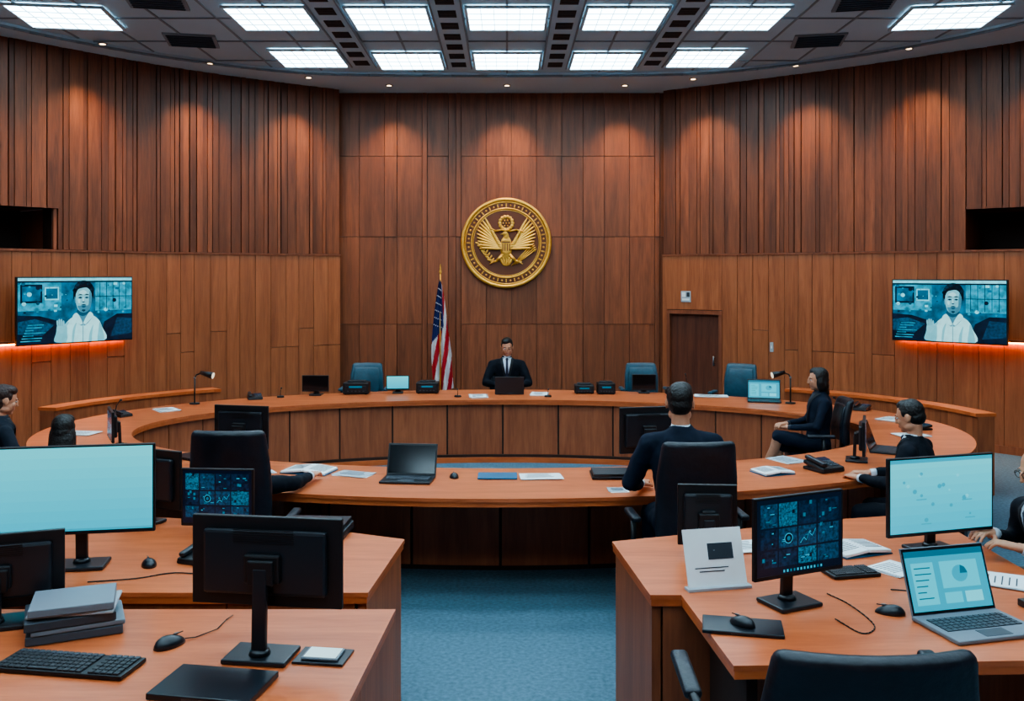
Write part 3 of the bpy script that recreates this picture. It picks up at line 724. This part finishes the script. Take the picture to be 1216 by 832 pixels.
def lamp(x,y,z,sx):
    b=B(); b.cyl((0,0,0),(0,0,.015),.06,.055,BLK,seg=24); b.cyl((0,0,.015),(0,0,.30),.009,.009,BLK)
    b.tube([(0,0,.30),(sx*.02,0,.335),(sx*.12,-.02,.37)],.008,BLK); b.cyl((sx*.07,-.01,.362),(sx*.22,-.03,.33),.02,.04,BLK,seg=16); b.ell((0,0,.30),(.015,.015,.015),GREY)
    b.cyl((sx*.215,-.03,.331),(sx*.223,-.031,.329),.036,.036,mat('lamp_dim',(230,215,190),.5,em=1.2),seg=16)
    return b.done('desk_lamp',(x,y,z+.001))
def mic(x,y,z,yaw,h=.3):
    b=B(); b.cyl((0,0,0),(0,0,.02),.045,.04,BLK,seg=20); pts=[(0,0,.02),(0,.01,h*.5),(0,.04,h*.8),(0,.09,h)]
    b.tube([(p[0],-p[1],p[2]) for p in pts],.004,BLK); b.ell((0,-.1,h+.005),(.011,.02,.011),BLK2); return b.done('gooseneck_microphone',(x,y,z+.001),yaw)
def chair(x,y,yaw,w=.52,top=1.2,seat=.48,arm=.70,ax=.30,m=LEA,name='office_chair',arms=True,backy=-.25,armtip=0):
    b=B(); z0=seat+.10
    def bend(v,H=top-z0):
        t=v.z/H+.5
        return (v.x*(1-.12*max(0,t-.6)/.4),v.y+.35*v.x*v.x/w-.05*t+ .03*math.sin(t*3.14),v.z)
    b.box((0,backy,(z0+top)/2),(w,.075,top-z0),m,bev=.034,sub=5,fn=bend,seg=3,smooth=True)
    b.box((0,backy+.04,(z0+top)/2-.02),(w*.8,.04,(top-z0)*.82),m,bev=.018,sub=5,fn=bend,seg=3,smooth=True)
    b.box((0,.045,seat-.045),(w,.5,.088),m,bev=.036,seg=3,smooth=True)
    b.box((0,backy+.02,seat+.03),(.1,.04,.22),BLK,bev=.01); b.box((0,0,seat-.105),(.24,.3,.035),BLK,bev=.01)
    b.cyl((0,0,.12),(0,0,seat-.1),.028,.025,GREY)
    b.cyl((0,0,.09),(0,0,.2),.045,.04,BLK)
    for i in range(5):
        a=R(72*i+18); ex,ey=.28*math.cos(a),.28*math.sin(a)
        b.cyl((0,0,.125),(ex,ey,.085),.03,.018,BLK,seg=10); b.cyl((ex,ey,.05),(ex,ey,.09),.012,.012,GREY,seg=8)
        t=Vector((-math.sin(a),math.cos(a),0))
        for s2 in (-1,1): b.cyl(Vector((ex,ey,.031))+t*(.006*s2),Vector((ex,ey,.031))+t*(.026*s2),.03,.03,BLK,seg=14)
    if arms:
        for sx in (-1,1):
            b.box((sx*ax,.04+armtip*.5,arm),(.06,.27,.035),m,bev=.015,seg=3,rot=(6 if armtip else 0,0,0),smooth=True)
            b.limb([(sx*(w*.5-.03),0,seat-.08),(sx*ax,.0,seat-.06),(sx*ax,.02,arm-.02)],[.018,.018,.018],BLK,seg=8)
            if armtip: b.limb([(sx*ax,.02,arm-.02),(sx*ax,.04+armtip*.5,arm-.02)],[.018,.018],BLK,seg=8)
    return b.done(name,(x,y,0),yaw)
Z1=.75
monitor(-2.36,11.42,Z1,0,.33,.20,.05,'off')
boxdev(-1.88,11.6,Z1,0,.32,.2,.14); monitor(-1.37,11.62,Z1,4,.29,.18,.045,'cyan')
boxdev(-1.0,11.7,Z1,0,.28,.2,.13)
laptop(.03,11.62,Z1,180,.36,.22,102,'off')
boxdev(.97,11.68,Z1,0,.24,.2,.10); boxdev(1.24,11.62,Z1,0,.22,.2,.13)
monitor(1.72,11.62,Z1,-4,.3,.2,.04,'off'); boxdev(1.42+.65,11.6,Z1,-8,.18,.14,.06)
laptop(3.02,10.88,Z1,-14,.38,.24,104,'laptop'); papers(2.5,11.35,Z1,-10,.4,.2)
lamp(3.28,10.72,Z1,-1); lamp(-3.6,10.68,Z1,1)
desk_phone(-3.02,11.1,Z1,20,.9); desk_phone(3.9,10.2,Z1,-40,.9); desk_phone(-4.05,9.75,Z1,60,.8)
mic(-2.75,11.25,Z1,20,.12); mic(-3.9,9.2,Z1,60,.25); mic(2.25,11.6,Z1,-20,.25); mic(.5,11.3,Z1,0,.1); mic(-.6,11.3,Z1,0,.1)
papers(3.95,9.55,Z1,-50,.2,.28); papers(3.75,8.6,Z1,-80,.2,.28); papers(-3.75,10.2,Z1,40); papers(-4.0,8.7,Z1,80); papers(-.35,11.35,Z1,2); papers(.4,11.55,Z1,-8)
mic(3.6,10.05,Z1,-50,.16); desk_phone(4.0,8.95,Z1,-80,.8)
chair(-1.93,12.55,180,w=.46,top=1.02,m=LEAT); chair(1.85,12.55,180,w=.46,top=1.02,m=LEAT); chair(2.98,12.05,150,w=.44,top=1.06,m=LEAT,seat=.48)
monitor(-2.1,7.33,Z1,168,.46,.34,.12,'off'); monitor(1.10,7.25,Z1,192,.46,.36,.10,'off')
monitor(-3.42,8.0,Z1,-62,.42,.26,.07,'dash',4); monitor(2.86,7.42,Z1,68,.42,.27,.07,'dash',5)
laptop(3.22,7.85,Z1,60,.34,.23,110,'off',lid=KEY)
laptop(-.72,6.72,Z1,-6,.37,.24,112,'off'); mouse(-.39,6.83,Z1,10)
closed(-.07,6.85,Z1,0,.29,.2,.012,BLUEF,'blue_folder'); papers(.25,6.84,Z1,6,.3,.19,3)
closed(.80,6.86,Z1,0,.36,.24,.022,BLK2,'closed_laptop',2); papers(.77,6.42,Z1,5,.13,.12,2,name='note_card')
papers(-1.14,6.93,Z1,-20,.28,.18,2); book(-1.5,7.03,Z1,-15,.36,.24); papers(-1.86,6.98,Z1,30,.2,.14,2)
book(2.0,6.98,Z1,20,.26,.2); desk_phone(2.42,7.08,Z1,25,1.15,name='conference_phone'); papers(2.25,7.45,Z1,30,.2,.26,2)
closed(-2.55,7.55,Z1,-30,.3,.2,.02)
monitor(-2.03,4.38,ZD,10,.70,.42,.17,'cyan')
monitor(-1.56,5.0,ZD,-4,.40,.31,.04,'dash',2); monitor(-2.03,5.25,ZD,158,.46,.33,.08,'off')
closed(-1.03,5.0,ZD,-4,.36,.24,.022,BLK2,'closed_laptop',3)
mouse(-1.72,4.45,ZD,30); desk_phone(-1.50,4.52,ZD,-20,.8); closed(-1.3,4.78,ZD,14,.2,.13,.012)
monitor(-.89,3.44,ZD,172,.58,.33,.17,'off')
monitor(-2.06,3.74,ZD,200,.5,.30,.05,'off')
b=B(); rd=random.Random(5)
for i,(t,m) in enumerate([(.035,GREYD),(.02,GREYP),(.035,KEYG),(.014,PAPER2),(.032,GREYP)]):
    zz=sum([.035,.02,.035,.014,.032][:i]); b.box((rd.uniform(-.015,.015),rd.uniform(-.01,.01),zz+t/2),(.34-.01*i,.24,t-.002),m,rot=(0,0,rd.uniform(-7,7)),bev=.004)
b.done('stack_of_equipment_cases',(-1.70,3.64,ZD+.001),20)
keyboard(-1.56,3.30,ZD,-9,.5,.165); mouse(-1.27,3.49,ZD,-35,cable=[(0,.055,.008),(.02,.1,.004),(.02,.2,.004),(-.03,.28,.004),(-.05,.33,.004)],s=1.1)
closed(-.67,3.38,ZD,-8,.19,.14,.008,BLK2,'desk_mat')
b=B(); b.box((0,0,.004),(.135,.10,.008),GREYP,bev=.002); frect(b,0,0,1,1,1,S_WH,.12,.088,Matrix.Translation((0,0,.009))@Matrix.Rotation(R(-90),4,'X')); b.done('tablet',(-.67,3.38,ZD+.0105),-8)
closed(-.99,3.13,ZD,-10,.36,.24,.022)
monitor(.99,4.58,ZD,176,.29,.30,.06,'off')
monitor(1.22,3.88,ZD,24,.47,.34,.14,'dash',9)
monitor(2.17,4.64,ZD,16,.63,.39,.10,'cyanui',3)
laptop(1.86,3.66,ZD,14,.40,.27,108,'laptop',6,lid=GREYP)
b=B(); Mt=Matrix.Rotation(R(-18),4,'X'); b.box((0,0,.135),(.28,.006,.25),PAPER,M=Mt); b.box((.03,-.004,.16),(.12,.002,.07),INK,M=Mt); b.box((-.02,-.004,.09),(.16,.002,.004),INK,M=Mt); b.box((-.02,-.004,.075),(.12,.002,.004),INK,M=Mt)
b.box((0,-.0,.006),(.3,.05,.012),PAPER2); b.cyl((0,.1,.0),(0,.05,.16),.006,.006,GREY); b.box((0,.06,.004),(.04,.1,.006),GREY)
b.done('document_on_stand',(.94,4.12,ZD+.001),12)
closed(.93,3.66,ZD,-12,.31,.17,.014,BLK2,'mouse_mat'); mouse(.93,3.66,ZD+.0155,40,s=.95); mouse(1.58,3.82,ZD,70)
closed(1.33,4.42,ZD,6,.2,.13,.012); keyboard(1.60,4.32,ZD,12,.24,.13); papers(1.83,4.38,ZD,30,.18,.18,3); book(1.76,4.68,ZD,20,.28,.2); desk_phone(1.45,4.84,ZD,30,.9)
papers(2.24,4.22,ZD,60); papers(1.22,4.74,ZD,10,.16,.2)
closed(2.3,3.85,ZD,10,.26,.18,.03)
b=B(); b.loft([((0,0,0),.04,.04),((0,0,.1),.045,.045)],BLK)
for i in range(6): a=i*1.05; b.cyl((.02*math.cos(a),.02*math.sin(a),.05),(.04*math.cos(a),.04*math.sin(a),.17),.004,.004,[KEYG,BLUEF,GREY][i%3],seg=6)
b.done('pen_holder',(2.36,5.2,ZD+.001))
def cable(name,pts,r=.003):
    b=B(); c=catmull([(p[0],p[1]) for p in pts],6); b.tube([(p.x,p.y,ZD+.004) for p in c],r,BLK,seg=6); b.done(name)
cable('power_cable',[(1.33,3.75),(1.38,3.6),(1.46,3.68),(1.45,3.9),(1.4,4.05)]); cable('power_cable',[(-1.9,4.2),(-1.7,4.25),(-1.55,4.33),(-1.3,4.3),(-1.2,4.5)]); cable('power_cable',[(1.7,4.1),(1.85,4.08),(1.98,4.2),(2.0,4.4)])
# ------------------------------------------------------------ people
SUIT=mat('suit_black',(18,23,32),.85,noise=.2,nscale=9,bump=.2,bd=.02,spec=.2); SUITN=mat('suit_navy',(20,29,44),.85,noise=.2,nscale=9,bump=.2,bd=.02,spec=.2); SUITG=mat('suit_grey',(34,40,50),.85,noise=.2,nscale=9,bump=.2,bd=.02,spec=.2)
SHIRT=mat('shirt_white',(200,210,220),.7); BLOUSE=mat('blouse_dark',(40,44,54),.7); TIE=mat('tie_dark',(22,32,58),.6); SHOE=mat('shoe_black',(14,14,16),.3)
SKIN=mat('skin',(196,136,106),.5,noise=.08,nscale=25)
HAIR=mat('hair_dark',(18,13,12),.5,noise=.4,nscale=60,bump=.7); HAIRB=mat('hair_brown',(56,30,22),.5,noise=.4,nscale=60,bump=.7); HAIRG=mat('hair_grey',(92,84,80),.6,noise=.3,nscale=60,bump=.7)
EYEW=mat('eye_white',(200,194,188),.3); EYED=mat('eye_iris',(30,22,18),.2); LIP=mat('lips',(158,88,78),.5)
def hand(parent,name,wp,fdir,up,side,skin):
    f=Vector(fdir).normalized(); u=Vector(up); u=(u-f*u.dot(f)).normalized(); s=f.cross(u)*side
    wp=Vector(wp); P=lambda a,bb,c: wp+f*a+s*bb+u*c
    b=B()
    b.limb([P(-.03,0,0),P(.01,0,0)],[.026,.024],skin,seg=10)
    for k in range(4):
        o=.03-.02*k; b.limb([P(.01,o*.5,0),P(.08,o,.002)],[.017,.0135],skin,seg=10)
        L=[.072,.08,.074,.058][k]
        p0=P(.08,o,.003); p1=P(.08+L*.45,o*1.1,.004); p2=P(.08+L*.78,o*1.12,-.012); p3=P(.08+L*.92,o*1.12,-.028)
        b.limb([p0,p1,p2,p3],[.0105,.0095,.0085,.0075],skin,seg=8)
    b.limb([P(.02,.02,-.004),P(.045,.05,-.012),P(.075,.062,-.02),P(.095,.06,-.026)],[.015,.0125,.0105,.0085],skin,seg=8)
    return b.done(name,parent=parent,remesh=.0045,smooth=2)
def person(name,x,y,yaw,seat=.48,sc=1,suit=SUIT,skin=SKIN,hair=HAIR,hs='short',lean=.04,drop=0,
           hp=0,hy=0,arms=None,tie=True,legs='suit',female=False,glasses=False,cross=False,headoff=(0,0,0)):
    E=empty(name,(x,y,0),yaw,sc); hz=seat+.10; W=.88 if female else 1.0
    shirt=BLOUSE if female else SHIRT
    d=drop
    rings=[((0,-.01,hz-.075),.13,.10),((0,0,hz-.05),.168,.125),((0,0,hz+.02),.172,.13),((0,.01+lean*.3,hz+.16-d*.2),.150*W,.112),((0,lean*.6,hz+.30-d*.45),.172*W,.122),
           ((0,lean*.85,hz+.41-d*.75),.188*W,.122),((0,lean,hz+.475-d),.176*W,.105),((0,lean,hz+.515-d),.125*W,.082),((0,lean,hz+.55-d),.072,.066),((0,lean+.004,hz+.575-d),.058,.058)]
    if arms is None: arms=[((-.28,lean+.05,hz+.2),(-.16,lean+.3,hz+.14)),((.28,lean+.05,hz+.2),(.16,lean+.3,hz+.14))]
    b=B(); b.loft(rings,suit,n=28)
    for sx,(el,wr) in zip((-1,1),arms):
        sh=(sx*.188*W,lean-.005,hz+.452-d)
        b.limb([(sx*.10*W,lean,hz+.475-d),sh,el],[.064*W,.069*W,.052*W],suit)
        el=Vector(el);wr=Vector(wr); b.limb([el,wr],[.052*W,.036*W],suit)
    kn={-1:(-.115,.43,hz-.035),1:(.115,.43,hz-.035)}; an={-1:(-.115,.47,.11),1:(.115,.45,.11)}
    if cross: kn={-1:(-.05,.42,hz+.09),1:(.06,.42,hz-.03)}; an={-1:(.10,.56,.27),1:(.05,.40,.11)}
    for sx in (-1,1):
        b.limb([(sx*.085,.02,hz),kn[sx]],[.09,.068],suit)
        if legs=='suit': b.limb([kn[sx],an[sx]],[.068,.05],suit)
    b.done('suit_body',parent=E,remesh=.011,smooth=3,folds=.022)
    if legs!='suit':
        b=B()
        for sx in (-1,1):
            k=Vector(kn[sx]);a=Vector(an[sx]); b.limb([k,k.lerp(a,.35)+Vector((0,-.02,0)),a],[.056,.052,.032],skin)
        b.done('bare_legs',parent=E,remesh=.01,smooth=2)
    b=B()
    for sx in (-1,1):
        a=Vector(an[sx])
        b.limb([a,a+Vector((0,-.02,-.055)),a+Vector((0,.09,-.07)),a+Vector((0,.16,-.078))],[.042,.036,.036,.028],SHOE,seg=10)
        b.box(a+Vector((0,.06,-.098)),(.07,.26,.018),SHOE,bev=.008)
    b.done('shoes',parent=E,remesh=.008,smooth=2)
    def front(xx,z,o):
        for i in range(len(rings)-1):
            (c0,rx0,ry0),(c1,rx1,ry1)=rings[i],rings[i+1]
            if c0[2]<=z<=c1[2]:
                t=(z-c0[2])/(c1[2]-c0[2]); rx=rx0+(rx1-rx0)*t; ry=ry0+(ry1-ry0)*t; cy=c0[1]+(c1[1]-c0[1])*t
                return cy+ry*math.sqrt(max(0,1-(xx/rx)**2))+o
        return lean+.06+o
    b=B(); zt=hz+.565-d; zb=hz+.24-d*.4
    def strip(hw0,hw1,z0,z1,o,m,cx0=0,cx1=0,n=10):
        g=[]
        for j in range(n+1):
            t=j/n; z=z0+(z1-z0)*t; hw=hw0+(hw1-hw0)*t; cx=cx0+(cx1-cx0)*t
            g.append([(cx+hw*k,front(cx+hw*k,z,o),z) for k in (-1,-.5,0,.5,1)])
        vs=[v for r in g for v in r]; fs=[[j*5+k,j*5+k+1,(j+1)*5+k+1,(j+1)*5+k] for j in range(n) for k in range(4)]
        b.raw(vs,fs,m,True)
    strip(.004,.062,zb,zt-.01,.008,shirt)
    if tie: strip(.02,.015,zb,zt-.03,.013,TIE); b.ell((0,front(0,zt-.03,.010),zt-.03),(.02,.012,.02),TIE)
    lp=mat('lapel_dark',(12,16,24),.7)
    for sx in (-1,1): strip(.014,.018,zb,zt-.02,.012,lp,cx0=sx*.014,cx1=sx*.074)
    b.loft([((0,lean+.003,zt-.02),.061,.062),((0,lean+.006,zt+.008),.056,.058)],shirt,n=20)
    b.done('shirt_and_lapels',parent=E)
    for sx,(el,wr) in zip((-1,1),arms):
        el=Vector(el);wr=Vector(wr); dr=(wr-el).normalized(); w2=wr+dr*.03
        fd=Vector((dr.x,dr.y,dr.z*.3))
        b=B(); b.cyl(wr,wr+dr*.042,.033*W,.031*W,shirt,seg=14); b.done('shirt_cuff',parent=E)
        hand(E,'hand',w2+dr*.02,fd,(0,0,1),-1 if sx>0 else 1,skin)
    hc=Vector((0,lean+.035,hz+.695-d))+Vector(headoff)
    M=Matrix.Translation(hc)@Euler((R(-hp),0,R(hy))).to_matrix().to_4x4()
    b=B()
    parts=[((0,-.01,.02),(.076,.096,.097)),((0,.02,-.04),(.061,.068,.073)),((0,.062,-.095),(.026,.02,.017)),((0,.092,-.012),(.010,.018,.028)),((0,.102,-.032),(.013,.013,.010)),
                ((0,.078,.02),(.05,.013,.010)),((-.034,.062,-.028),(.024,.02,.024)),((.034,.062,-.028),(.024,.02,.024)),((0,.078,-.064),(.026,.012,.016)),((-.05,.0,-.07),(.018,.04,.025)),((.05,.0,-.07),(.018,.04,.025))]
    if hs in ('short','bald','bun'): parts+=[((-.079,-.005,-.008),(.008,.018,.03)),((.079,-.005,-.008),(.008,.018,.03))]
    for c,r in parts: b.ell(c,r,skin,M=M,u=20,v=14)
    nb=Vector((0,lean-.0,hz+.535-d)); nt=M@Vector((0,-.025,-.06))
    b.limb([nt,nb],[.052*W,.056*W],skin)
    b.done('head',parent=E,remesh=.0055,smooth=3)
    b=B()
    for sx in (-1,1):
        b.ell((sx*.03,.079,-.001),(.0130,.009,.0055),EYEW,M=M); b.ell((sx*.03,.0865,-.001),(.0055,.003,.005),EYED,M=M)
        b.ell((sx*.031,.086,.020),(.018,.006,.0035),hair,M=M,rot=(0,sx*6,0))
        if glasses:
            for k in range(14):
                a=2*math.pi*k/14;c=2*math.pi*(k+1)/14
                b.cyl((sx*.032+.024*math.cos(a),.1,-.002+.018*math.sin(a)),(sx*.032+.024*math.cos(c),.1,-.002+.018*math.sin(c)),.0018,.0018,BLK,seg=5,M=M)
            b.cyl((sx*.056,.1,0),(sx*.08,0,0),.0018,.0018,BLK,seg=5,M=M)
    if glasses: b.cyl((-.008,.102,0),(.008,.102,0),.0018,.0018,BLK,seg=5,M=M)
    b.ell((0,.087,-.060),(.021,.004,.0035),LIP,M=M); b.ell((0,.087,-.067),(.018,.005,.004),LIP,M=M)
    b.done('face_features',parent=E)
    b=B()
    if hs=='bald':
        hl=[((0,-.022,.0),(.080,.088,.062)),((-.06,-.02,.0),(.022,.05,.045)),((.06,-.02,.0),(.022,.05,.045)),((0,-.02,.06),(.07,.085,.058))]
    else:
        hl=[((0,-.020,.040),(.080,.094,.088)),((0,-.040,-.008),(.073,.074,.066)),((.012,.012,.082),(.062,.068,.044)),((-.067,.016,.03),(.012,.02,.03)),((.067,.016,.03),(.012,.02,.03))]
    if hs=='long': hl+=[((0,-.06,-.09),(.088,.055,.13)),((-.065,-.02,-.08),(.03,.05,.12)),((.065,-.02,-.08),(.03,.05,.12)),((0,-.075,-.18),(.08,.04,.09))]
    if hs=='bun': hl+=[((0,-.115,.06),(.045,.045,.045)),((0,-.05,-.05),(.07,.06,.06))]
    if hs=='bob': hl+=[((0,-.05,-.06),(.084,.060,.085)),((-.064,-.014,-.04),(.024,.046,.085)),((.064,-.014,-.04),(.024,.046,.085)),((0,-.07,-.13),(.06,.04,.06))]
    for c,r in hl: b.ell(c,r,hair,M=M,u=18,v=12)
    b.done('hair',parent=E,remesh=.006,smooth=2)
    return E
chair(.0,12.5,180,w=.48,top=.95,arm=.64,ax=.31)
person('seated_judge',.0,12.48,180,seat=.48,suit=SUIT,lean=.08,hp=12,arms=[((-.29,.15,.80),(-.13,.36,.80)),((.29,.15,.80),(.13,.36,.80))])
chair(1.13,5.80,4,w=.5,top=1.25,seat=.53,arm=.74,ax=.34)
person('seated_attorney_man',1.12,5.90,0,seat=.51,sc=1.085,suit=SUITN,lean=.06,hp=2,hy=-8,arms=[((-.29,.12,.82),(-.2,.40,.755)),((.29,.12,.82),(.2,.40,.755))])
chair(3.10,9.22,84,w=.46,top=1.02,arm=.68,ax=.29)
person('seated_woman',3.10,9.22,84,seat=.48,sc=.95,suit=SUITN,hair=HAIR,hs='bob',lean=-.02,female=True,tie=False,legs='bare',cross=True,hp=3,headoff=(0,-.01,-.01),arms=[((-.24,.06,.80),(-.08,.28,.77)),((.24,.06,.80),(.08,.28,.79))])
chair(2.95,6.5,50,w=.5,top=1.0,arm=.68)
person('seated_clerk_man',2.95,6.52,50,seat=.48,sc=.97,suit=SUIT,hair=HAIR,lean=.08,hp=12,tie=True,arms=[((-.28,.16,.82),(-.14,.40,.80)),((.28,.16,.82),(.14,.40,.80))])
chair(2.86,4.62,90,w=.48,top=1.0,arm=.68,ax=.29)
person('seated_man_in_suit',2.86,4.62,92,seat=.48,sc=1.0,suit=SUIT,skin=SKIN,hair=HAIRG,hs='bald',lean=.17,hp=14,glasses=True,arms=[((-.27,.16,.84),(-.16,.34,.91)),((.27,.16,.84),(.16,.34,.91))])
chair(-4.10,7.22,-48,w=.46,top=.95,arm=.68)
person('seated_reporter_woman',-4.10,7.25,-48,seat=.48,sc=.98,suit=SUITG,hair=HAIRB,hs='bun',female=True,tie=False,lean=.12,hp=12,arms=[((-.26,.2,.82),(-.12,.44,.80)),((.26,.2,.82),(.12,.44,.80))])
chair(-3.04,6.28,12,w=.46,top=.92,arm=.68)
person('seated_woman_long_hair',-3.04,6.3,12,seat=.46,sc=.93,suit=SUITG,hair=HAIR,hs='long',female=True,tie=False,lean=.06,hp=6,arms=[((-.26,.16,.82),(-.14,.38,.83)),((.26,.16,.82),(.14,.38,.83))])
chair(-1.68,5.84,0,w=.5,top=1.31,seat=.50,arm=.72,ax=.32)
person('seated_attorney_leaning',-1.75,5.98,4,seat=.48,sc=.95,suit=SUIT,lean=.24,drop=.15,hp=34,headoff=(0,.03,-.06),arms=[((-.3,.34,.80),(-.12,.54,.84)),((.34,.36,.86),(.40,.62,.85))])
chair(1.03,2.84,0,w=.64,top=1.20,seat=.5,arm=.91,ax=.43,armtip=.46,m=LEA)
# ------------------------------------------------------------ camera, world, view
cam=bpy.data.cameras.new('camera'); co=bpy.data.objects.new('camera',cam); bpy.context.scene.collection.objects.link(co)
co.location=(0,0,2.25); co.rotation_euler=(R(90),0,0); cam.sensor_width=36; cam.lens=32.57; cam.shift_x=.0049; cam.shift_y=-.0748; cam.clip_start=.05
bpy.context.scene.camera=co
w=bpy.data.worlds.new('world'); bpy.context.scene.world=w; w.use_nodes=True; w.node_tree.nodes['Background'].inputs[0].default_value=(.4,.55,.7,1); w.node_tree.nodes['Background'].inputs[1].default_value=.15
try:
    vs_=bpy.context.scene.view_settings; vs_.view_transform='AgX'; vs_.look='AgX - Medium High Contrast'; vs_.exposure=.2
except Exception as e: print(e)
